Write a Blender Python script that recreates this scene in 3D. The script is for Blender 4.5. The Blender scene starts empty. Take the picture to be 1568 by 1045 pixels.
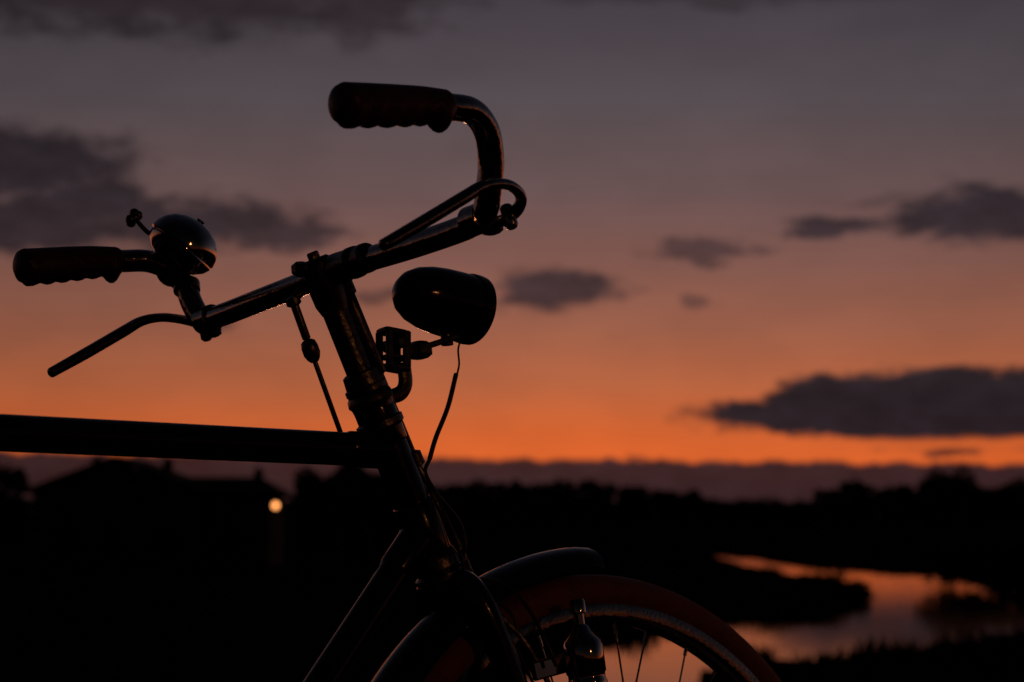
import bpy, bmesh, math, random
from mathutils import Vector, Matrix, noise
random.seed(7)
scene=bpy.context.scene
R=math.radians
scene.view_settings.view_transform='Standard'
scene.view_settings.look='None'
scene.view_settings.exposure=0

# ------------------------------------------------------------ helpers
def s2l(c):
    o=[]
    for v in c:
        v=v/255.
        o.append(v/12.92 if v<=.04045 else ((v+.055)/1.055)**2.4)
    return (*o,1)

def material(name,col,rough=.5,metal=0.,var=.2,nscale=20.,bump=0.,bscale=60.,coat=0.,spec=.5):
    m=bpy.data.materials.new(name);m.use_nodes=True
    nt=m.node_tree;b=nt.nodes['Principled BSDF']
    tc=nt.nodes.new('ShaderNodeTexCoord')
    n=nt.nodes.new('ShaderNodeTexNoise');n.inputs['Scale'].default_value=nscale;n.inputs['Detail'].default_value=4
    nt.links.new(tc.outputs['Object'],n.inputs['Vector'])
    r=nt.nodes.new('ShaderNodeValToRGB')
    r.color_ramp.elements[0].position=.3;r.color_ramp.elements[1].position=.7
    r.color_ramp.elements[0].color=(*[c*(1-var) for c in col],1)
    r.color_ramp.elements[1].color=(*[min(1,c*(1+var)) for c in col],1)
    nt.links.new(n.outputs['Fac'],r.inputs['Fac'])
    nt.links.new(r.outputs['Color'],b.inputs['Base Color'])
    mr=nt.nodes.new('ShaderNodeMapRange')
    mr.inputs['From Min'].default_value=.3;mr.inputs['From Max'].default_value=.7
    mr.inputs['To Min'].default_value=max(0,rough*.8);mr.inputs['To Max'].default_value=min(1,rough*1.25)
    nt.links.new(n.outputs['Fac'],mr.inputs['Value']);nt.links.new(mr.outputs['Result'],b.inputs['Roughness'])
    b.inputs['Metallic'].default_value=metal
    b.inputs['Coat Weight'].default_value=coat
    b.inputs['Specular IOR Level'].default_value=spec
    if bump>0:
        n2=nt.nodes.new('ShaderNodeTexNoise');n2.inputs['Scale'].default_value=bscale;n2.inputs['Detail'].default_value=3
        nt.links.new(tc.outputs['Object'],n2.inputs['Vector'])
        bp=nt.nodes.new('ShaderNodeBump');bp.inputs['Strength'].default_value=bump;bp.inputs['Distance'].default_value=.01
        nt.links.new(n2.outputs['Fac'],bp.inputs['Height']);nt.links.new(bp.outputs['Normal'],b.inputs['Normal'])
    return m

def obj(name,verts,faces,mat,parent=None,smooth=True):
    me=bpy.data.meshes.new(name);me.from_pydata([tuple(v) for v in verts],[],faces);me.update()
    if smooth:
        for p in me.polygons:p.use_smooth=True
    o=bpy.data.objects.new(name,me);scene.collection.objects.link(o)
    if mat:
        for mm in (mat if isinstance(mat,list) else [mat]): me.materials.append(mm)
    if parent:o.parent=parent
    return o

class MB:
    """mesh builder joining several shapes in one object"""
    def __init__(s):s.v=[];s.f=[];s.m=[]
    def add(s,v,f,mi=0):
        o=len(s.v);s.v+=[Vector(a) for a in v];s.f+=[tuple(i+o for i in q) for q in f];s.m+=[mi]*len(f);return s
    def make(s,name,mat,parent=None,smooth=True):
        o=obj(name,s.v,s.f,mat,parent,smooth)
        for p,mi in zip(o.data.polygons,s.m):p.material_index=mi
        if smooth:
            bm=bmesh.new();bm.from_mesh(o.data);bmesh.ops.recalc_face_normals(bm,faces=bm.faces)
            for e in bm.edges:
                if len(e.link_faces)==2 and e.calc_face_angle(0)>R(42):e.smooth=False
            bm.to_mesh(o.data);bm.free()
        return o

def cr(pts,rad,n=8):
    P=[Vector(p) for p in pts]
    if not isinstance(rad,(list,tuple)):rad=[rad]*len(P)
    if len(P)==2:return P,list(rad)
    P=[P[0]*2-P[1]]+P+[P[-1]*2-P[-2]];rr=[rad[0]]+list(rad)+[rad[-1]]
    out=[];ro=[]
    for i in range(1,len(P)-2):
        a,b,c,d=P[i-1:i+3]
        for k in range(n):
            t=k/n
            out.append(.5*((2*b)+(c-a)*t+(2*a-5*b+4*c-d)*t*t+(3*b-a-3*c+d)*t**3))
            ro.append(rr[i]*(1-t)+rr[i+1]*t)
    out.append(P[-2]);ro.append(rr[-2])
    return out,ro

def sweep(pts,rad,seg=16,n=8,func=None,roundcap=True,closed=False,flat=1.0):
    P,rr=cr(pts,rad,n)
    if roundcap:
        a=(P[0]-P[1]).normalized();b=(P[-1]-P[-2]).normalized()
        P0=P[0];Pn=P[-1];r0=rr[0];rn=rr[-1]
        pre=[];pr=[]
        for k in (0,1,2):
            an=R([80,55,28][k]);pre.append(P0+a*r0*.55*math.sin(an));pr.append(r0*math.cos(an))
        post=[];po=[]
        for k in (2,1,0):
            an=R([80,55,28][k]);post.append(Pn+b*rn*.55*math.sin(an));po.append(rn*math.cos(an))
        P=pre+P+post;rr=pr+rr+po
    N=len(P);T=[]
    for i in range(N):
        t=P[min(i+1,N-1)]-P[max(i-1,0)];T.append(t.normalized())
    up=Vector((0,0,1)) if abs(T[0].z)<.9 else Vector((0,1,0))
    nn=(up-T[0]*up.dot(T[0])).normalized()
    v=[];f=[]
    for i in range(N):
        nn=(nn-T[i]*nn.dot(T[i])).normalized();bb=T[i].cross(nn)
        for j in range(seg):
            an=2*math.pi*j/seg
            r=rr[i]*(func(i/(N-1),an) if func else 1)
            v.append(P[i]+nn*math.cos(an)*r*flat+bb*math.sin(an)*r)
    for i in range(N-1):
        for j in range(seg):
            f.append((i*seg+j,i*seg+(j+1)%seg,(i+1)*seg+(j+1)%seg,(i+1)*seg+j))
    f.append(tuple(range(seg))[::-1]);f.append(tuple(range((N-1)*seg,N*seg)))
    return v,f

def lathe(prof,origin,axis,seg=32,closed=False):
    """prof: list of (dist along axis, radius)"""
    o=Vector(origin);a=Vector(axis).normalized()
    u=a.orthogonal().normalized();w=a.cross(u)
    v=[];f=[];n=len(prof)
    for d,r in prof:
        for j in range(seg):
            an=2*math.pi*j/seg
            v.append(o+a*d+(u*math.cos(an)+w*math.sin(an))*max(r,1e-5))
    for i in range(n-1):
        for j in range(seg):
            f.append((i*seg+j,i*seg+(j+1)%seg,(i+1)*seg+(j+1)%seg,(i+1)*seg+j))
    f.append(tuple(range(seg))[::-1]);f.append(tuple(range((n-1)*seg,n*seg)))
    return v,f

def rbox(c,ax,ay,az,sx,sy,sz,bv=.15):
    """bevelled box centred at c; ax.. unit axes, sx.. full sizes"""
    c=Vector(c);ax=Vector(ax).normalized();ay=Vector(ay).normalized();az=Vector(az).normalized()
    b=min(sx,sy,sz)*bv
    v=[];f=[]
    for d,ins in ((-sz/2,b),(-sz/2+b,0),(sz/2-b,0),(sz/2,b)):
        x=sx/2-ins;y=sy/2-ins
        for px,py in ((x,y-b),(x-b,y),(-x+b,y),(-x,y-b),(-x,-y+b),(-x+b,-y),(x-b,-y),(x,-y+b)):
            v.append(c+ax*px+ay*py+az*d)
    for i in range(3):
        for j in range(8):f.append((i*8+j,i*8+(j+1)%8,(i+1)*8+(j+1)%8,(i+1)*8+j))
    f.append(tuple(range(8))[::-1]);f.append(tuple(range(24,32)))
    return v,f
def box(x0,x1,y0,y1,z0,z1):
    v=[(x,y,z) for z in (z0,z1) for y in (y0,y1) for x in (x0,x1)]
    return v,[(0,2,3,1),(4,5,7,6),(0,1,5,4),(2,6,7,3),(0,4,6,2),(1,3,7,5)]

# ------------------------------------------------------------ materials
M_paint=material('black_enamel',(.008,.008,.010),.16,0,.3,30,.04,90,coat=.2)
M_chrome=material('worn_chrome',(.42,.41,.41),.13,1,.3,25,.06,200)
M_bell=material('polished_chrome',(.60,.59,.58),.07,1,.12,40,.0,60)
M_steel=material('dull_steel',(.14,.13,.13),.33,1,.35,60,.12,200)
M_grip=material('dark_red_rubber',(.06,.013,.010),.42,0,.3,40,.15,300)
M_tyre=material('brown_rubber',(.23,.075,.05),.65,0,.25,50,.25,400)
M_cable=material('cable_sheath',(.03,.03,.03),.4,0,.2,50)
M_lens=material('lamp_glass',(.5,.5,.5),.1,0,.1,50)
M_leather=material('saddle_leather',(.05,.025,.015),.5,0,.3,30,.2,200)
M_leaf=material('dusk_foliage',(.03,.042,.02),.8,0,.5,.8,spec=.1)
M_bark=material('bark',(.05,.04,.03),.9,0,.3,4,.4,20,spec=.1)
M_reed=material('reed_blades',(.04,.045,.02),.9,0,.4,1.5,spec=.05)
M_wall=material('rendered_wall',(.10,.09,.08),.9,0,.15,.6,.3,8,spec=.1)
M_roof=material('roof_tiles',(.06,.035,.03),.9,0,.3,2,.4,12,spec=.05)
M_dark=material('window_glass',(.02,.02,.025),.15,0,.1,5)
M_wood=material('painted_wood',(.07,.05,.04),.6,0,.2,8)
M_post=material('lamp_post_paint',(.012,.014,.012),.7,0,.3,6,spec=.1)

# ------------------------------------------------------------ camera
CH=.743
cam=bpy.data.cameras.new('camera');co=bpy.data.objects.new('camera',cam)
scene.collection.objects.link(co);scene.camera=co
co.location=(0,0,CH);co.rotation_euler=(R(90+4.67),0,0)
cam.lens=75;cam.sensor_width=36;cam.clip_start=.05;cam.clip_end=20000
cam.dof.use_dof=True;cam.dof.focus_distance=2.0;cam.dof.aperture_fstop=7.5

# ------------------------------------------------------------ bicycle
TH=R(41);PH=R(8)
F=Vector((math.cos(TH),math.sin(TH),0));l0=Vector((-math.sin(TH),math.cos(TH),0));Z=Vector((0,0,1))
Lv=math.cos(PH)*l0-math.sin(PH)*Z;Uv=math.cos(PH)*Z+math.sin(PH)*l0
bike=bpy.data.objects.new('bicycle',None);scene.collection.objects.link(bike)
mat=Matrix((F,Lv,Uv)).transposed().to_4x4();mat.translation=Vector((-.18,1.988,.970))
bike.matrix_world=mat
# coordinates: x forward, y left, z up, origin at the handlebar clamp
WC=Vector((.305,0,-.637))      # front axle
RC=Vector((-.775,0,-.637))     # rear axle
A=Vector((.37,0,-.93)).normalized() # steering axis (downwards)
def ax(d):return A*d

def torus(c,Rm,prof,seg=96):
    v=[];f=[];n=len(prof)
    for i in range(seg):
        a=2*math.pi*i/seg
        for r,y in prof:
            v.append(c+Vector(((Rm+r)*math.cos(a),y,(Rm+r)*math.sin(a))))
    for i in range(seg):
        for j in range(n):
            k=(i+1)%seg
            f.append((i*n+j,i*n+(j+1)%n,k*n+(j+1)%n,k*n+j))
    return v,f
def wheel(c,prefix):
    tp=[]
    for k in range(20):
        a=2*math.pi*k/20;tp.append((.019*math.cos(a)+(.001 if abs(a)<.3 else 0),.0185*math.sin(a)))
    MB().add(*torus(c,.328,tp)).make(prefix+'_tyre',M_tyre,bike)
    rp=[(.004,.0135),(.006,.0150),(.004,.0158),(-.006,.0145),(-.011,.008),(-.013,0),(-.011,-.008),(-.006,-.0145),(.004,-.0158),(.006,-.0150),(.004,-.0135),(-.004,-.009),(-.004,.009)]
    MB().add(*torus(c,.311,rp)).make(prefix+'_rim',M_chrome,bike)
    h=MB();h.add(*lathe([(-.055,.004),(-.052,.009),(-.036,.009),(-.036,.022),(-.032,.022),(-.030,.012),(.030,.012),(.032,.022),(.036,.022),(.036,.009),(.052,.009),(.055,.004)],c,(0,1,0),24))
    h.make(prefix+'_hub',M_steel,bike)
    s=MB()
    for k in range(36):
        a=2*math.pi*(k+.5)/36;sd=1 if k%2 else -1
        off=(1 if (k//2)%2 else -1)*R(68)
        p0=c+Vector((.020*math.cos(a+off),sd*.033,.020*math.sin(a+off)))
        p1=c+Vector((.301*math.cos(a),sd*.003,.301*math.sin(a)))
        s.add(*sweep([p0,p1],.0011,6,roundcap=False))
        pd=(p0-p1).normalized();s.add(*sweep([p1,p1+pd*.013],.002,6,roundcap=False))
    s.make(prefix+'_spokes',M_chrome,bike)
wheel(WC,'front_wheel');wheel(RC,'rear_wheel')

def fender(c,a0,a1,name,Rr=.374):
    b=MB();n=60
    sec=[(-.021,-.0305),(-.011,-.0290),(-.003,-.0195),(.001,-.008),(.002,0),(.001,.008),(-.003,.0195),(-.011,.0290),(-.021,.0305)]
    sec2=[(r-.0012,y*.97) for r,y in sec[::-1]]
    S=sec+sec2;m=len(S);v=[];f=[]
    for i in range(n+1):
        t=i/n;a=R(a0+(a1-a0)*t)
        k=1.0
        e=min(t,1-t)*n
        if e<2:k=[.93,.985][int(e)]
        for r,y in S:
            v.append(c+Vector(((Rr+r*(2-k) )*math.cos(a),y*k,(Rr+r*(2-k)-(1-k)*.02)*math.sin(a))))
    for i in range(n):
        for j in range(m):f.append((i*m+j,i*m+(j+1)%m,(i+1)*m+(j+1)%m,(i+1)*m+j))
    f.append(tuple(range(m)));f.append(tuple(range(n*m,n*m+m))[::-1])
    b.add(v,f)
    for sd in(-1,1):
        for aa in ((a1-12),(a1-45)):
            p=c+Vector((.362*math.cos(R(aa)),sd*.0285,.362*math.sin(R(aa))))
            b.add(*sweep([p,c+Vector((0,sd*.05,0))],.0018,6,roundcap=False))
    return b.make(name,M_paint,bike)
fender(WC,90.5,205,'front_fender')
fender(RC,35,195,'rear_fender')

# frame
HT0=ax(.118);HT1=ax(.292)
BB=Vector((-.325,0,-.69));ST=Vector((-.505,0,-.160))
fr=MB()
fr.add(*sweep([HT0,HT1],.0178,28,roundcap=False))
fr.add(*sweep([ax(.181),Vector((-.52,0,-.158))],.0156,24,roundcap=False))
fr.add(*sweep([ax(.262),BB],.0152,24,roundcap=False))
fr.add(*sweep([BB,ST+Vector((-.01,0,.03))],.0148,24,roundcap=False))
for d in (.146,.262):
    fr.add(*lathe([(-.028,.0185),(-.026,.0198),(.026,.0198),(.028,.0185)],ax(d),A,28))
tt=(Vector((-.52,0,-.158))-ax(.181)).normalized();fr.add(*lathe([(.01,.0174),(.048,.0170),(.052,.0157)],ax(.181),tt,28))
dt=(BB-ax(.262)).normalized();fr.add(*lathe([(.01,.0172),(.052,.0170),(.056,.0154)],ax(.262),dt,28))
fr.add(*lathe([(-.036,.019),(-.034,.021),(.034,.021),(.036,.019)],BB,(0,1,0),28))
for sd in(-1,1):
    fr.add(*sweep([BB+Vector((-.02,sd*.018,0)),BB+Vector((-.1,sd*.03,.01)),RC+Vector((0,sd*.06,0))],[.0095,.009,.006],14))
    fr.add(*sweep([ST+Vector((0,sd*.015,0)),ST+Vector((-.06,sd*.035,-.12)),RC+Vector((0,sd*.06,0))],[.008,.007,.0055],14))
fr.make('frame',M_paint,bike)

# headset
hs=MB()
hs.add(*lathe([(.100,.0145),(.102,.0175),(.114,.0185),(.115,.0205),(.120,.0205),(.121,.0190),(.124,.0215),(.130,.0225),(.133,.0205),(.140,.0195)],(0,0,0),A,32))
hs.add(*lathe([(.148,.0190),(.150,.0230),(.156,.0230),(.159,.0195)],(0,0,0),A,32))
hs.add(*lathe([(.284,.0190),(.287,.0215),(.294,.0230),(.300,.0235),(.303,.0210),(.306,.0245),(.311,.0245),(.313,.020)],(0,0,0),A,32))
hs.make('headset',M_steel,bike)

# fork
fk=MB()
cw=ax(.322)
fk.add(*lathe([(-.012,.019),(-.008,.022),(.014,.022),(.018,.019)],cw,A,24))
for sd in(-1,1):
    fk.add(*sweep([cw+Vector((0,sd*.004,.002)),cw+Vector((.002,sd*.024,.0)),cw+Vector((.012,sd*.036,-.022)),cw+Vector((.03,sd*.040,-.07)),
        cw+Vector((.09,sd*.045,-.23)),WC+Vector((-.035,sd*.05,.07)),WC+Vector((0,sd*.052,.0))],[.015,.015,.0145,.0135,.011,.008,.0065],16))
fk.make('fork',M_paint,bike)

# stem
st=MB()
st.add(*sweep([ax(-.004),ax(.115)],.0128,24,roundcap=False))
st.add(*lathe([(-.014,.0115),(-.011,.0150),(-.004,.0160),(.012,.0168),(.030,.0162),(.040,.0132)],(0,0,0),A,28))
st.add(*lathe([(-.0205,.0050),(-.019,.0062),(-.014,.0062),(-.013,.011)],(0,0,0),A,6))
st.add(*lathe([(-.066,.0115),(-.064,.0140),(-.058,.0142),(-.056,.0132),(-.050,.0132),(-.048,.0150),(-.040,.0152),(-.038,.0142),(-.022,.0150),(.016,.0150),(.024,.0130)],(.008,0,.000),(0,1,0),28))
st.add(*rbox((-.014,.010,.004),(1,0,0),(0,1,0),(0,0,1),.018,.014,.014,.25))
st.make('stem',M_steel,bike)

# handlebar: one tube, swept back (slightly bent from use, so left and right differ by a few mm)
hp=[(-.160,.270,.0615),(-.110,.269,.067),(-.052,.267,.073),(-.022,.262,.074),(-.001,.254,.063),(.009,.245,.043),(.011,.237,.022),(.013,.226,.004),(.014,.205,-.002),(.014,.18,-.003),(.013,.12,-.002),(.012,.05,.000)]
sk_r=[.004,.004,.004,.004,.003,.001,0,-.001,-.001,-.001,-.001,0]
sk_l=[-.004,-.004,-.004,-.004,-.003,-.001,0,.002,.003,.003,.002,0]
pts=[Vector((x,-y,z+k)) for (x,y,z),k in zip(hp,sk_r)]+[Vector((.010,0,.001))]+[Vector((x,y,z+k)) for (x,y,z),k in list(zip(hp,sk_l))[::-1]]
hb=MB().add(*sweep(pts,.0115,22,6));hb.make('handlebar',M_chrome,bike)

# grips with finger ridges
def gripf(t,an):
    low=max(0,-math.cos(an))
    r=1.
    if .12<t<.80:r+=low*.11*(.5+.5*math.cos((t-.12)/.68*2*math.pi*4.5))
    if .84<t<.96:r+=low**2*.50*math.sin((t-.84)/.12*math.pi)
    if .05<t<.12:r+=low*.14
    return r
for sd,nm in((-1,'right_grip'),(1,'left_grip')):
    e=0 if sd<0 else .005;k=.004 if sd<0 else -.004
    g=[Vector((-.164+e,sd*.2705,.0600+k)),Vector((-.140+e,sd*.2697,.0628+k)),Vector((-.110,sd*.269,.0665+k)),Vector((-.084,sd*.268,.0700+k)),Vector((-.058,sd*.267,.0723+k))]
    MB().add(*sweep(g,[.0176,.0176,.0170,.0160,.0148],28,14,func=gripf)).make(nm,M_grip,bike)

# brake levers
for sd,nm in((-1,'right_brake_lever'),(1,'left_brake_lever')):
    b=MB()
    P=[(.016,.224,-.008),(.027,.236,-.005),(.0315,.247,.001),(.027,.259,.008),(.012,.268,.013),(-.006,.2720,.014),(-.028,.2725,.009),(-.050,.2725,-.003),(-.095,.271,-.028),(-.136,.270,-.050)]
    b.add(*sweep([Vector((x,sd*y,z)) for x,y,z in P],[.005,.0055,.0056,.0050,.0047,.0047,.0052,.0058,.0058,.0052],14,6))
    b.add(*lathe([(-.011,.0125),(-.010,.0138),(.010,.0138),(.011,.0125)],(.0135,sd*.214,.001*sd),(0,1,0),20))
    b.add(*rbox((.022,sd*.222,-.008),(1,0,0),(0,1,0),(0,0,1),.018,.018,.014,.2))
    b.add(*lathe([(-.011,.0045),(-.009,.0060),(.009,.0060),(.011,.0045)],(.027,sd*.241,-.004),(0,.3,1),12))
    b.make(nm,M_chrome,bike)

# brake rods
br=MB()
a=Vector((-.030,0.004,-.030));b_=Vector((.013,.004,-.153));d=(b_-a)
br.add(*sweep([a,b_],.0025,10))
br.add(*sweep([a,a+d*.27],.0042,10))
br.add(*lathe([(-.006,.003),(-.004,.0072),(.002,.0072),(.004,.004)],a,d,12))
br.add(*lathe([(-.010,.004),(-.008,.0068),(-.003,.0080),(.004,.0080),(.009,.006),(.012,.0035)],a+d*.36,d,14))
br.add(*sweep([a+Vector((-.001,0,.002)),Vector((-.010,.004,-.010))],.0045,8))
br.add(*sweep([b_,Vector((.055,.03,-.25)),Vector((.07,.035,-.31))],.0025,8))
a=Vector((.023,-.004,-.010));b_=Vector((.092,-.004,-.176));d=b_-a
br.add(*sweep([a,b_],.0034,10))
br.add(*sweep([a,a+d*.50],.0068,14))
br.add(*lathe([(-.008,.006),(-.006,.0092),(.006,.0092),(.008,.006)],a+d*.03,d,14))
br.add(*lathe([(-.008,.004),(-.006,.0078),(.006,.0078),(.008,.004)],b_,d,14))
br.add(*sweep([b_,Vector((.13,-.012,-.26)),Vector((.155,-.012,-.31)),Vector((.19,-.03,-.36)),Vector((.225,-.04,-.44))],.0028,8))
br.make('brake_rods',M_steel,bike)

# headlamp (bullet shell, lens forward)
hd=Vector((.97,.0,-.15)).normalized();ho=Vector((.090,0,-.010))
K=.80
hl=MB()
pr=[(0,.001),(.002,.010),(.006,.0185),(.014,.0275),(.028,.0355),(.046,.0405),(.066,.0430),(.088,.0440),(.106,.0440),(.107,.0458),(.115,.0462),(.121,.0455),(.123,.041)]
hl.add(*lathe([(d*K,r*K*.96) for d,r in pr],ho,hd,40))
hl.make('headlamp_shell',M_paint,bike)
MB().add(*lathe([(d*K,r*K) for d,r in [(.1225,.0385),(.126,.034),(.129,.02),(.130,.001)]],ho,hd,32)).make('headlamp_lens',M_lens,bike)
hk=MB()
hb0=ho+hd*.058+Vector((0,0,-.034))
hk.add(*lathe([(-.009,.006),(.009,.006)],hb0,(0,0,1),12))
hk.add(*rbox(hb0+Vector((-.014,0,-.008)),(1,0,.30),(0,1,0),(-.30,0,1),.046,.020,.006,.25))
hk.add(*rbox(hb0+Vector((-.036,0,-.016)),(1,0,0),(0,1,0),(0,0,1),.020,.022,.016,.2))
cx=Vector((.080,0,-.070))
for dy in(-.008,.008):
    hk.add(*rbox(cx+Vector((-.011,dy,.0)),(1,0,-.1),(0,1,0),(.1,0,1),.008,.004,.036,.3))
    hk.add(*rbox(cx+Vector((.010,dy,.0)),(1,0,-.1),(0,1,0),(.1,0,1),.009,.004,.036,.3))
hk.add(*rbox(cx+Vector((0,0,.017)),(1,0,-.1),(0,1,0),(.1,0,1),.027,.018,.006,.3))
hk.add(*rbox(cx+Vector((0,0,-.008)),(1,0,-.1),(0,1,0),(.1,0,1),.022,.016,.005,.3))
hk.add(*rbox(cx+Vector((0,0,-.018)),(1,0,-.1),(0,1,0),(.1,0,1),.028,.018,.006,.3))
hk.add(*lathe([(-.014,.004),(-.012,.006),(.012,.006),(.014,.004)],cx+Vector((0,0,.005)),(0,1,0),10))
hk.add(*sweep([cx+Vector((.011,0,-.016)),cx+Vector((.011,0,-.032)),cx+Vector((.004,0,-.042)),cx+Vector((-.012,0,-.047)),cx+Vector((-.028,0,-.052))],[.0080,.0080,.0075,.007,.0065],12,6,flat=.55))
hk.make('headlamp_bracket',M_steel,bike)

# bell on the left bar
bc=Vector((.000,.232,.080));bax=Vector((.50,-.45,.80)).normalized()
bl=MB()
bl.add(*lathe([(-.022,.006),(-.021,.016),(-.017,.0255),(-.010,.0335),(-.003,.0370),(-.001,.0360),(.001,.0380),(.008,.0370),(.016,.0330),(.023,.0265),(.0280,.0180),(.0305,.0095),(.0315,.0045),(.0318,.001)],bc,bax,48))
bl.add(*lathe([(.030,.0045),(.0335,.0045),(.0345,.001)],bc,bax,12))
bl.make('bell_dome',M_bell,bike)
bk=MB()
bk.add(*sweep([bc-bax*.014,Vector((-.001,.248,.048))],.008,12))
bk.add(*lathe([(-.008,.0128),(-.007,.0142),(.007,.0142),(.008,.0128)],Vector((.000,.2545,.059)),(.6,.25,.5),18))
bk.add(*lathe([(-.006,.0128),(-.005,.0138),(.005,.0138),(.006,.0128)],Vector((.010,.2435,.041)),(.2,.3,.8),18))
tl=[Vector((-.017,.245,.092)),Vector((-.029,.249,.097)),Vector((-.041,.253,.112))]
bk.add(*sweep(tl,.0025,8))
for o in((0,0,0),(-.005,0,-.002),(.004,0,.003),(0,0,.005),(-.002,.004,-.004)):
    bk.add(*lathe([(-.0048,.002),(-.003,.0044),(0,.0052),(.003,.0044),(.0048,.002)],tl[-1]+Vector(o),(.3,.2,1),10))
bk.make('bell_mount',M_steel,bike)

# wiring
wr=MB()
w0=ho+hd*.072+Vector((0,-.004,-.036))
wr.add(*sweep([w0,w0+Vector((-.004,0,-.010)),Vector((.155,-.006,-.082)),Vector((.150,-.006,-.095))],.0010,6))
wr.add(*sweep([Vector((.150,-.006,-.092)),Vector((.136,-.006,-.125)),Vector((.118,-.006,-.155)),Vector((.108,-.006,-.176))],.0024,8))
wr.add(*sweep([Vector((.108,-.006,-.176)),Vector((.100,-.008,-.190)),Vector((.110,-.012,-.212)),Vector((.130,-.014,-.236)),Vector((.134,-.016,-.258)),Vector((.128,-.018,-.278)),Vector((.140,-.022,-.292)),Vector((.168,-.03,-.30)),Vector((.185,-.045,-.33)),Vector((.205,-.05,-.38))],.0019,8))
wr.add(*sweep([Vector((.100,-.004,-.188)),Vector((.106,-.018,-.22)),Vector((.120,-.022,-.26)),Vector((.125,-.03,-.30)),Vector((.16,-.045,-.36)),Vector((.19,-.05,-.43))],.0016,8))
wr.make('lamp_cable',M_cable,bike)

# bottle dynamo on the fork
dy=Vector((.242,-.048,-.330));da=Vector((.05,.0,-1)).normalized()
dn=MB()
dn.add(*lathe([(-.012,.0065),(-.010,.0078),(.001,.0078),(.002,.005),(.012,.005),(.014,.008),(.022,.0115),(.028,.0175),(.034,.0195),(.058,.0195),(.060,.0180),(.064,.0180),(.068,.0195),(.074,.0185),(.080,.012),(.082,.004)],dy,da,32))
dn.add(*rbox(dy+Vector((-.03,.010,-.05)),(1,0,.15),(0,1,0),(-.15,0,1),.055,.006,.018,.3))
dn.make('dynamo',M_bell,bike)

# rear of the bicycle
sd_=MB()
sp=Vector((-.515,0,-.130))
sd_.add(*sweep([sp,sp+Vector((-.03,0,.09))],.0125,16))
sd_.make('seat_post',M_chrome,bike)
v=[];f=[];n=22;m=14
for i in range(n+1):
    t=i/n
    w=.02+.072*(1/(1+math.exp(-(t-.62)*13)))
    if t>.93:w*=math.sqrt(max(.05,1-((t-.93)/.075)**2))
    if t<.06:w*=math.sqrt(max(.1,1-((.06-t)/.065)**2))
    x=.13-t*.27;zt=.018*math.sin(t*math.pi*.5)-(.012*math.sin(t*math.pi))
    for j in range(m+1):
        s=j/m*2-1
        v.append(sp+Vector((x-.03,s*w,.115+zt-.028*abs(s)**2.4)))
for i in range(n):
    for j in range(m):f.append((i*(m+1)+j,i*(m+1)+j+1,(i+1)*(m+1)+j+1,(i+1)*(m+1)+j))
so=MB().add(v,f).make('saddle',M_leather,bike)
sm=so.modifiers.new('s','SOLIDIFY');sm.thickness=.012
ck=MB()
ck.add(*lathe([(-.06,.008),(.06,.008)],BB,(0,1,0),12))
v,f=torus(BB+Vector((0,-.045,0)),.088,[(.004,.0012),(.004,-.0012),(-.010,-.0012),(-.010,.0012)],48);ck.add(v,f)
for k in range(5):
    a_=2*math.pi*k/5;ck.add(*sweep([BB+Vector((0,-.045,0)),BB+Vector((.08*math.cos(a_),-.045,.08*math.sin(a_)))],.005,8))
for s_ in(-1,1):
    e=BB+Vector((-s_*.15,s_*.075,s_*.075));ck.add(*sweep([BB+Vector((0,s_*.058,0)),e],[.011,.008],12))
    ck.add(*rbox(e+Vector((0,s_*.05,0)),(1,0,0),(0,1,0),(0,0,1),.06,.085,.022,.25))
ck.add(*sweep([BB+Vector((0,-.045,.088)),RC+Vector((0,-.045,.038))],.004,6));ck.add(*sweep([BB+Vector((0,-.045,-.088)),RC+Vector((0,-.045,-.038))],.004,6))
ck.make('crankset',M_steel,bike)
ks=MB();k0=BB+Vector((-.05,.03,.0));ks.add(*sweep([k0,Vector((-.36,.13,-.80)),Vector((-.38,.215,-.955))],.008,12));ks.make('kickstand',M_steel,bike)

# ------------------------------------------------------------ terrain and water
WZ=-2.2
def gp(x,y):
    """bearing / declination of the survey sketch -> ground position at water level"""
    d=(CH-WZ)*3267./(y-789.5);return ((x-784)*d/3267.,d)
shore=[(1098,853),(1150,856),(1200,863),(1300,872),(1420,880),(1500,894),(1600,900),(1800,905),(1800,975),(1568,976),(1500,984),(1420,996),(1330,1007),(1270,1014),(1215,1006),(1160,998),(1110,998),(1080,1008),(1066,1030),(1050,1065),(1030,1110),(780,1110),(790,1035),(870,1005),(960,985),(1010,970),(1080,955),(1130,950),(1200,953),(1270,947),(1322,926),(1335,910),(1310,895),(1270,888),(1225,886),(1185,879),(1150,870),(1110,863)]
poly=[gp(*p) for p in shore]
def sdist(x,y):
    ins=False;d=1e9;n=len(poly)
    for i in range(n):
        x1,y1=poly[i];x2,y2=poly[(i+1)%n]
        if (y1>y)!=(y2>y) and x<(x2-x1)*(y-y1)/(y2-y1)+x1:ins=not ins
        dx,dy=x2-x1,y2-y1;t=max(0,min(1,((x-x1)*dx+(y-y1)*dy)/(dx*dx+dy*dy)))
        d=min(d,math.hypot(x-x1-t*dx,y-y1-t*dy))
    return -d if ins else d
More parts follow.
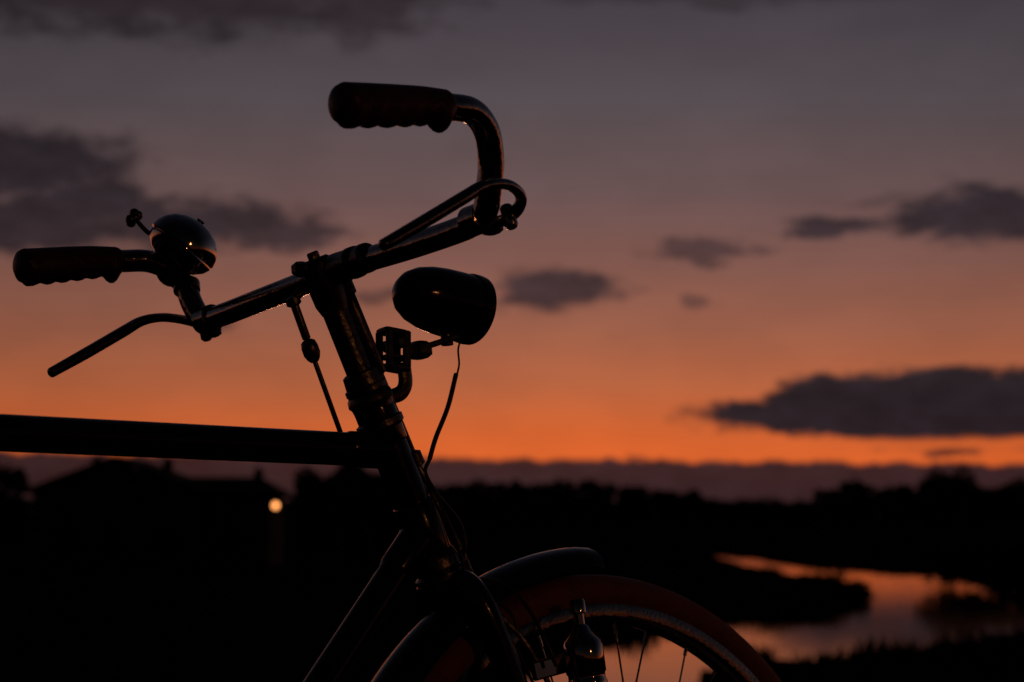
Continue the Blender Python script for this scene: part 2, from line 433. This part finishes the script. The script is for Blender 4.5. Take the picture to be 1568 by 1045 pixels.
def height(x,y):
    base=WZ+.22
    r=math.hypot(x,y-1.5) if y<40 else 99
    t=max(0,min(1,(y-5.5)/10.));t=t*t*(3-2*t)
    z=0*(1-t)+base*t
    z+=.05*noise.noise(Vector((x*.25,y*.25,0)))*(1 if r>3 else 0)
    if 18<y<190 and -30<x<90:
        s=sdist(x,y)+.5*noise.noise(Vector((x*.5,y*.35,3)))
        if s<0:z=WZ-.1-min(.8,-s*.3)
        else:z=WZ+.03+min(.22,s*.06)+.05*noise.noise(Vector((x*.4,y*.4,7)))*min(1,s)
    return z
def spans(a,b,st):return [a+i*st for i in range(int((b-a)/st))]
xs=[-6000,-3000,-1500,-700,-350,-180,-100,-60,-40,-25]+spans(-14,52,.8)+[52,60,75,100,160,300,700,1500,3000,6000]
ys=[-3000,-800,-200,-60,-20,-8]+spans(-3,18,1.)+spans(18,60,.7)+spans(60,150,1.4)+[150,165,190,230,300,450,800,1500,3000,6000,12000]
v=[(x,y,height(x,y)) for y in ys for x in xs];nx=len(xs)
f=[(j*nx+i,j*nx+i+1,(j+1)*nx+i+1,(j+1)*nx+i) for j in range(len(ys)-1) for i in range(nx-1)]
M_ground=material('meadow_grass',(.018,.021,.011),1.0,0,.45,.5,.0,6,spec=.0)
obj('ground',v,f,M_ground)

mw=bpy.data.materials.new('still_water');mw.use_nodes=True;nt=mw.node_tree;b=nt.nodes['Principled BSDF']
b.inputs['Base Color'].default_value=(.004,.005,.006,1);b.inputs['Roughness'].default_value=.05;b.inputs['IOR'].default_value=1.33
tc=nt.nodes.new('ShaderNodeTexCoord');mp=nt.nodes.new('ShaderNodeMapping');mp.inputs['Scale'].default_value=(.8,1.6,1)
nt.links.new(tc.outputs['Object'],mp.inputs['Vector'])
n1=nt.nodes.new('ShaderNodeTexNoise');n1.inputs['Scale'].default_value=1.6;n1.inputs['Detail'].default_value=3
nt.links.new(mp.outputs['Vector'],n1.inputs['Vector'])
bp=nt.nodes.new('ShaderNodeBump');bp.inputs['Strength'].default_value=.18;bp.inputs['Distance'].default_value=.012
nt.links.new(n1.outputs['Fac'],bp.inputs['Height']);nt.links.new(bp.outputs['Normal'],b.inputs['Normal'])
obj('water',[(-40,17,WZ),(110,17,WZ),(110,200,WZ),(-40,200,WZ)],[(0,1,2,3)],mw,smooth=False)

# reeds and rough grass along the shore
gv=[];gf=[]
def blade(x,y,z,h):
    a=random.uniform(0,math.pi);w=random.uniform(.015,.04)*(1+y*.012);lx=random.uniform(-.25,.25)*h;ly=random.uniform(-.2,.2)*h
    o=len(gv);c,s=math.cos(a)*w,math.sin(a)*w
    gv.extend([(x-c,y-s,z-.05),(x+c,y+s,z-.05),(x+lx*.4+c*.6,y+ly*.4+s*.6,z+h*.6),(x+lx*.4-c*.6,y+ly*.4-s*.6,z+h*.6),(x+lx,y+ly,z+h)])
    gf.extend([(o,o+1,o+2,o+3),(o+3,o+2,o+4)])
cnt=0
while cnt<14000:
    y=20+random.random()**1.4*120;x=random.uniform(-12,50)
    s=sdist(x,y)
    if s<.1 or s>3.2:continue
    k=noise.noise(Vector((x*.35,y*.2,11)))
    if k<-.25:continue
    h=random.uniform(.08,.26)*(1+max(0,k)*3.0)
    if y>80:h*=.65
    blade(x,y,height(x,y),h);cnt+=1
obj('shore_reeds',gv,gf,M_reed,smooth=False)

# ------------------------------------------------------------ trees
def tree_geo(x,y,z0,h,w,leafs,lsize,tv,tf,lv,lf,low=.3):
    lean=random.uniform(-.05,.05)*h
    top=Vector((x+lean,y,z0+h*.85))
    v,f=sweep([Vector((x,y,z0-.2)),Vector((x+lean*.3,y,z0+h*.35)),top],[.035*h*.6,.02*h*.7,.004*h],6,2,roundcap=False)
    o=len(tv);tv.extend(v);tf.extend([tuple(i+o for i in q) for q in f])
    cl=[]
    nb=random.randint(7,10)
    for k in range(nb):
        a=random.uniform(0,6.28);t=random.uniform(low,.8);p0=Vector((x+lean*t,y,z0+h*t))
        rr=w*.5*random.uniform(.5,.95)*(1.15-t*.6)
        p1=Vector((x+math.cos(a)*rr,y+math.sin(a)*rr,z0+h*(t+random.uniform(.04,.18))))
        v,f=sweep([p0,p1],[.008*h,.003*h],4,1,roundcap=False)
        o=len(tv);tv.extend(v);tf.extend([tuple(i+o for i in q) for q in f])
        cl.append((p1,w*random.uniform(.16,.27)))
    cl.append((top,w*.18));cl.append((Vector((x,y,z0+h*.6)),w*.3))
    for _ in range(leafs):
        c,r=random.choice(cl)
        d=Vector((random.gauss(0,1),random.gauss(0,1),random.gauss(0,.8)));d=d.normalized()*r*random.random()**.4
        p=c+d;s=lsize*random.uniform(.6,1.3)
        u=Vector((random.gauss(0,1),random.gauss(0,1),random.gauss(0,1))).normalized();w2=u.orthogonal().normalized()
        o=len(lv);lv.extend([p-u*s,p+w2*s*.6,p+u*s,p-w2*s*.6]);lf.append((o,o+1,o+2,o+3))
def treeset(name,lst,leafs,lsize,low=.3):
    tv=[];tf=[];lv=[];lf=[]
    for x,y,z0,h,w in lst:tree_geo(x,y,z0,h,w,leafs,lsize,tv,tf,lv,lf,low)
    o=MB();o.add(tv,tf,0);o.add(lv,lf,1);return o.make(name,[M_bark,M_leaf],None,False)
def interp(tab,x):
    for (a,b),(c,d) in zip(tab,tab[1:]):
        if a<=x<=c:return b+(d-b)*(x-a)/(c-a)
    return tab[0][1] if x<tab[0][0] else tab[-1][1]
GZ=WZ+.2
# skyline heights as elevation above the eye, per bearing
sky_r=[(560,44),(640,44),(700,51),(770,56),(860,57),(950,53),(1000,42),(1060,38),(1085,22),(1150,17),(1250,17),(1262,46),(1290,52),(1330,48),(1400,52),(1440,60),(1480,56),(1510,46),(1568,50),(1700,62)]
lst=[]
px=540
while px<1740:
    e=interp(sky_r,px)*random.uniform(.86,1.05);d=random.uniform(620,720)
    h=e*d/3267+CH-GZ
    lst.append(((px-784)*d/3267,d,GZ,h,max(8,h*random.uniform(.65,.85))));px+=random.uniform(11,19)
treeset('distant_treeline',lst,330,.95,.08)
lst=[]
px=-700
while px<2300:
    d=random.uniform(850,950);e=random.uniform(14,21);h=e*d/3267+CH-GZ
    lst.append(((px-784)*d/3267,d,GZ,h,h*1.9));px+=random.uniform(12,22)
treeset('background_hedgerow',lst,190,1.3,.05)
def T(name,px,e,d,w,leafs=1500,ls=.2):
    h=e*d/3267+CH-GZ
    return treeset(name,[((px-784)*d/3267,d,GZ,h,w)],leafs,ls,.12)
T('broadleaf_tree',478,70,88,2.9);T('broadleaf_tree',520,73,92,3.2);T('broadleaf_tree',568,72,90,3.2);T('broadleaf_tree',0,84,95,2.6);T('broadleaf_tree',-60,100,98,5)
T('broadleaf_tree',1456,68,150,4.2,1500);T('broadleaf_tree',1062,42,420,5.2,900,.5)
lst=[]
for _ in range(46):
    px=random.uniform(640,1700);y=random.uniform(803,840)
    x,d=gp(px,y)
    if sdist(x,d)<1.5:continue
    lst.append((x,d,GZ-.15,random.uniform(.6,1.3),random.uniform(1.5,3)))
for px,y,hh in((1160,905,.45),(1205,912,.5),(1245,912,.65),(1275,915,.7),(1300,915,.45)):
    x,d=gp(px,y);lst.append((x,d,WZ,hh,random.uniform(1.4,2)))
treeset('shore_shrubs',lst,200,.13,.1)
px=[1450,1478,1500,1530,1560,1600]
treeset('willow_bushes',[(gp(p,899)[0],gp(p,899)[1],WZ,random.uniform(1.4,2.0),random.uniform(2.2,3)) for p in px],420,.17,.1)

# ------------------------------------------------------------ house
def house():
    e=bpy.data.objects.new('country_house',None);scene.collection.objects.link(e)
    d=110.;k=d/3267
    X=lambda p:(p-784)*k
    Hh=lambda q:CH+q*k
    g0=GZ-.2
    y0=d;y1=d+9
    w=MB()
    xa,xb=X(52),X(300);za=Hh(38);zp=Hh(86);xm=X(176)
    v=[(xa,y0,g0),(xb,y0,g0),(xb,y0,za),(xm,y0,zp-.12),(xa,y0,za),(xa,y1,g0),(xb,y1,g0),(xb,y1,za),(xm,y1,zp-.12),(xa,y1,za)]
    w.add(v,[(0,1,2,3,4),(9,8,7,6,5),(0,4,9,5),(1,6,7,2)])
    xc,xd=X(301),X(410);zw=Hh(30)
    w.add(*box(xc,xd,y0+1.5,y1-1,g0,zw))
    w.make('walls',M_wall,e,False)
    r=MB()
    def slab(a,b,c,dd,t=.16):
        P=[Vector(p) for p in (a,b,c,dd)];q=[p+Vector((0,0,t)) for p in P]
        r.add(P+q,[(3,2,1,0),(4,5,6,7),(0,1,5,4),(1,2,6,5),(2,3,7,6),(3,0,4,7)])
    xl,xr=X(36),X(322);ze=Hh(33)
    slab((xl,y0-.5,ze),(xm,y0-.5,zp),(xm,y1+.5,zp),(xl,y1+.5,ze))
    slab((xm,y0-.5,zp),(xr,y0-.5,ze),(xr,y1+.5,ze),(xm,y1+.5,zp))
    zr=Hh(56);zb=Hh(28);xe=X(428);xs_=X(238)
    ym=(y0+y1)/2
    slab((xs_,y0+1,zb),(xe,y0+1,zb),(X(385),ym,zr),(xs_,ym,zr))
    slab((xs_,ym,zr),(X(385),ym,zr),(xe,y1-.5,zb),(xs_,y1-.5,zb))
    r.add([(xe,y0+1,zb+.16),(xe,y1-.5,zb+.16),(X(385),ym,zr+.16),(xe,y0+1,zb),(xe,y1-.5,zb),(X(385),ym,zr)],[(0,1,2),(3,5,4),(0,3,4,1)])
    r.make('roof',M_roof,e,False)
    c=MB()
    for p,q,dy_ in((125,86,4),(240,84,3.5),(380,68,4.5)):
        x=X(p);z=Hh(q);c.add(*box(x-.24,x+.24,y0+dy_,y0+dy_+.5,Hh(30),z));c.add(*box(x-.30,x+.30,y0+dy_-.06,y0+dy_+.56,z,z+.1));c.add(*box(x-.12,x+.12,y0+dy_+.13,y0+dy_+.37,z+.1,z+.3))
    c.make('chimneys',M_wall,e,False)
    wn=MB();fm=MB()
    for cx_ in (X(100),X(176),X(252),X(355)):
        yy=y0 if cx_<X(300) else y0+1.5
        wn.add(*box(cx_-.5,cx_+.5,yy-.02,yy+.1,g0+1.1,g0+2.4))
        for a_,b_,c_,d_ in((-.58,-.5,1.02,2.48),(.5,.58,1.02,2.48),(-.5,.5,2.4,2.48),(-.5,.5,1.02,1.1),(-.03,.03,1.1,2.4)):
            fm.add(*box(cx_+a_,cx_+b_,yy-.06,yy-.021,g0+c_,g0+d_))
    wn.make('windows',M_dark,e,False);fm.make('window_frames',M_wood,e,False)
    MB().add(*box(X(214)-.45,X(214)+.45,y0-.05,y0+.08,g0,g0+2.1)).make('door',M_wood,e,False)
house()

# ------------------------------------------------------------ street lamps
def lampmat(s,name,col):
    m=bpy.data.materials.new(name);m.use_nodes=True;nt=m.node_tree;nt.nodes.clear()
    e=nt.nodes.new('ShaderNodeEmission');o=nt.nodes.new('ShaderNodeOutputMaterial');nt.links.new(e.outputs[0],o.inputs[0])
    e.inputs[0].default_value=(*col,1);e.inputs[1].default_value=s;return m
def street_lamp(x,y,z0,zh,glow,r,col):
    e=bpy.data.objects.new('street_lamp',None);scene.collection.objects.link(e)
    p=MB();p.add(*lathe([(0,.09),(.6,.085),(.65,.055),(zh-z0-.25,.035)],(x,y,z0),(0,0,1),14))
    p.add(*sweep([Vector((x,y,zh-.3)),Vector((x,y,zh-.16))],[.05,.05],12))
    p.add(*lathe([(r*.95,.02),(r*.9,r*1.3),(r*.98,r*1.35),(r*1.5,r*.5),(r*1.8,.01)],(x,y,zh),(0,0,1),20))
    p.make('post',M_post,e)
    MB().add(*lathe([(-r,.005),(-r*.7,r*.7),(0,r),(r*.88,r*.5)],(x,y,zh),(0,0,1),14)).make('globe',lampmat(glow,'lamp_glow',col),e)
k=78/3267
street_lamp((423-784)*k,78,GZ-.1,CH+15*k,3.3,.12,(1,.36,.10))
street_lamp(7.5,-6.5,-.05,3.6,62,.20,(1,.33,.10))

# ------------------------------------------------------------ sun, already at the treetops
sl=bpy.data.lights.new('sun','SUN');sl.energy=.04;sl.angle=R(3);sl.color=(1,.42,.2)
so_=bpy.data.objects.new('sun',sl);scene.collection.objects.link(so_)
sdir=Vector((math.sin(R(-4)),math.cos(R(-4)),math.tan(R(.5))))
so_.rotation_euler=sdir.to_track_quat('Z','Y').to_euler()

# ------------------------------------------------------------ world
w=bpy.data.worlds.new('World');scene.world=w;w.use_nodes=True;nt=w.node_tree;nt.nodes.clear()
N=nt.nodes;Lk=nt.links
def val(s,i):
    if isinstance(s,(int,float)):i.default_value=s
    else:Lk.new(s,i)
def m(op,a,b=0,c=0):
    n=N.new('ShaderNodeMath');n.operation=op
    val(a,n.inputs[0]);val(b,n.inputs[1]);val(c,n.inputs[2]);return n.outputs[0]
def vm(op,a,b,c=None):
    n=N.new('ShaderNodeVectorMath');n.operation=op
    for s_,i in((a,0),(b,1),(c,2)):
        if s_ is None:continue
        if isinstance(s_,tuple):n.inputs[i].default_value=s_
        else:Lk.new(s_,n.inputs[i])
    return n
def mr(x,a,b,c,d,smooth=True):
    n=N.new('ShaderNodeMapRange');n.interpolation_type='SMOOTHSTEP' if smooth else 'LINEAR'
    val(x,n.inputs['Value'])
    for k_,v_ in zip(('From Min','From Max','To Min','To Max'),(a,b,c,d)):n.inputs[k_].default_value=v_
    return n.outputs['Result']
def nz(vec,sc,det,rough=.55):
    n=N.new('ShaderNodeTexNoise');n.inputs['Scale'].default_value=sc;n.inputs['Detail'].default_value=det;n.inputs['Roughness'].default_value=rough
    Lk.new(vec,n.inputs['Vector']);return n
def comb(x,y,z=0):
    n=N.new('ShaderNodeCombineXYZ');val(x,n.inputs[0]);val(y,n.inputs[1]);val(z,n.inputs[2]);return n.outputs[0]
def mixc(f_,a,b):
    n=N.new('ShaderNodeMix');n.data_type='RGBA';val(f_,n.inputs[0])
    for s_,i in((a,6),(b,7)):
        if isinstance(s_,tuple):n.inputs[i].default_value=s_
        else:Lk.new(s_,n.inputs[i])
    return n.outputs[2]
tc=N.new('ShaderNodeTexCoord');sp_=N.new('ShaderNodeSeparateXYZ');Lk.new(tc.outputs['Generated'],sp_.inputs[0])
X_,Y_,Z_=sp_.outputs
az=m('MULTIPLY',m('ARCTAN2',X_,Y_),57.2958);el=m('MULTIPLY',m('ARCSINE',Z_),57.2958)
def ramp(fac,stops):
    r=N.new('ShaderNodeValToRGB');cr_=r.color_ramp
    Lk.new(fac,r.inputs[0])
    while len(cr_.elements)<len(stops):cr_.elements.new(.5)
    for e_,(p_,c_) in zip(cr_.elements,stops):e_.position=p_;e_.color=s2l(c_)
    return r.outputs[0]
wv=nz(comb(m('MULTIPLY',az,.09),m('MULTIPLY',el,.26),2.0),1.0,4)
el_w=m('ADD',el,m('MULTIPLY',m('SUBTRACT',wv.outputs[0],.5),1.0))
fac=m('DIVIDE',m('ADD',el_w,1),51)
G=[(0,(182,78,38)),(1.3,(224,100,44)),(2.2,(208,99,50)),(3.5,(181,99,64)),(5,(154,94,73)),(6.5,(131,88,78)),(8.5,(106,82,82)),(11,(84,76,81)),(14,(67,61,68)),(26,(36,35,44)),(50,(18,19,28))]
base=ramp(fac,[((e+1)/51,c) for e,c in G])
fall=m('MULTIPLY',mr(Y_,-.35,.97,.06,1.0),mr(m('ABSOLUTE',m('SUBTRACT',az,2.5)),3,18,1.0,.80))
stn=nz(comb(m('MULTIPLY',az,.28),m('MULTIPLY',el,.65),9.0),1.0,4)
streak=mr(stn.outputs[0],.3,.7,.94,1.05)
bright=m('MULTIPLY',fall,streak)
n1=nz(comb(m('MULTIPLY',az,.45),m('MULTIPLY',el,1.0),0.0),1.0,5,.6)
n2=nz(comb(m('MULTIPLY',az,.8),m('MULTIPLY',el,1.7),5.0),1.0,6,.62)
P2=comb(az,el,0)
off=vm('MULTIPLY',vm('SUBTRACT',n1.outputs['Color'],(.5,.5,.5)).outputs[0],(3.0,1.2,0)).outputs[0]
P2=vm('ADD',P2,off).outputs[0]
rough_=m('MULTIPLY',m('SUBTRACT',n2.outputs[0],.5),1.35)
rough_low=m('MULTIPLY',m('SUBTRACT',n2.outputs[0],.5),.65)
# az, el, half width, half height, opacity : cloud puffs
cl=[(-10.5,14.0,9.5,1.5,.9),(-4.2,13.5,2.2,1.0,.85),(6,14.1,6,.6,.5),
    (-13.0,9.2,2.9,1.15,1),(-11.4,8.2,2.5,.85,.97),(-13.2,7.5,3.4,.85,.97),(-8.6,7.75,3.0,.8,.95),(-6.2,7.5,1.9,.55,.9),
    (-7.8,4.85,.6,.2,.6),(1.1,5.95,1.9,.6,.92),(-3.6,5.9,1.0,.25,.6),
    (5.2,7.1,1.7,.32,.7),(8.9,7.65,1.4,.36,.9),(12.8,7.8,3.0,.75,.95),(9.9,8.4,1.4,.20,.35),(5.0,5.8,.5,.22,.55),
    (8.7,2.65,4.1,.66,1.0),(13.5,2.80,6.2,1.02,1.0),(10.3,3.0,3.6,.86,1),(11.6,1.68,.9,.14,.75),(3.2,1.55,.5,.12,.5),
    (-25,8,7,1.6,.8),(26,9,8,1.4,.8)]
mask=None
for a_,e_,w_,h_,op in cl:
    q=vm('MULTIPLY',vm('SUBTRACT',P2,(a_,e_,0)).outputs[0],(1/w_,1/h_,0)).outputs[0]
    ln=N.new('ShaderNodeVectorMath');ln.operation='LENGTH';Lk.new(q,ln.inputs[0])
    lowc=(2<e_<4)
    dd=m('ADD',ln.outputs['Value'],rough_low if lowc else rough_)
    o_=mr(dd,.80 if lowc else .55,1.12 if lowc else 1.24,op,0)
    mask=o_ if mask is None else m('MAXIMUM',mask,o_)
# flat base of the low cloud
flat_=mr(m('ADD',el,m('MULTIPLY',m('SUBTRACT',n2.outputs[0],.5),.30)),1.90,2.12,0,1)
tiny=mr(el,1.75,1.8,1,0)
mask=m('MULTIPLY',mask,m('MAXIMUM',flat_,tiny))
nb=nz(comb(m('MULTIPLY',az,.9),3.0,1.0),1.0,5,.6)
top=m('ADD',m('SUBTRACT',1.48,m('MULTIPLY',az,.012)),m('MULTIPLY',m('SUBTRACT',nb.outputs[0],.5),.6))
bank=mr(m('SUBTRACT',el,top),-.06,.11,.97,0)
ccol=ramp(m('DIVIDE',m('ADD',el,1),51),[(0,(44,32,38)),((1.4+1)/51,(44,32,37)),((3+1)/51,(36,30,36)),((6+1)/51,(56,44,50)),((8.5+1)/51,(44,38,45)),((14+1)/51,(42,35,40)),(1,(16,16,22))])
cvar=mr(n2.outputs[0],.3,.7,.82,1.25)
skyc=N.new('ShaderNodeVectorMath');skyc.operation='SCALE';Lk.new(base,skyc.inputs[0]);Lk.new(bright,skyc.inputs['Scale'])
cc=N.new('ShaderNodeVectorMath');cc.operation='SCALE';Lk.new(ccol,cc.inputs[0]);Lk.new(m('MULTIPLY',fall,cvar),cc.inputs['Scale'])
bankc=N.new('ShaderNodeVectorMath');bankc.operation='SCALE';bankc.inputs[0].default_value=s2l((42,31,36))[:3];Lk.new(m('MULTIPLY',fall,cvar),bankc.inputs['Scale'])
c1=mixc(mask,skyc.outputs[0],cc.outputs[0])
c2=mixc(bank,c1,bankc.outputs[0])
ns=N.new('ShaderNodeTexSky');ns.sky_type='NISHITA';ns.sun_disc=False;ns.sun_elevation=R(0.5);ns.sun_rotation=R(-4);ns.dust_density=3
bg=N.new('ShaderNodeBackground');Lk.new(c2,bg.inputs[0]);bg.inputs[1].default_value=1
bg2=N.new('ShaderNodeBackground');Lk.new(ns.outputs[0],bg2.inputs[0]);bg2.inputs[1].default_value=.001
ad=N.new('ShaderNodeAddShader');Lk.new(bg.outputs[0],ad.inputs[0]);Lk.new(bg2.outputs[0],ad.inputs[1])
ow=N.new('ShaderNodeOutputWorld');Lk.new(ad.outputs[0],ow.inputs[0])
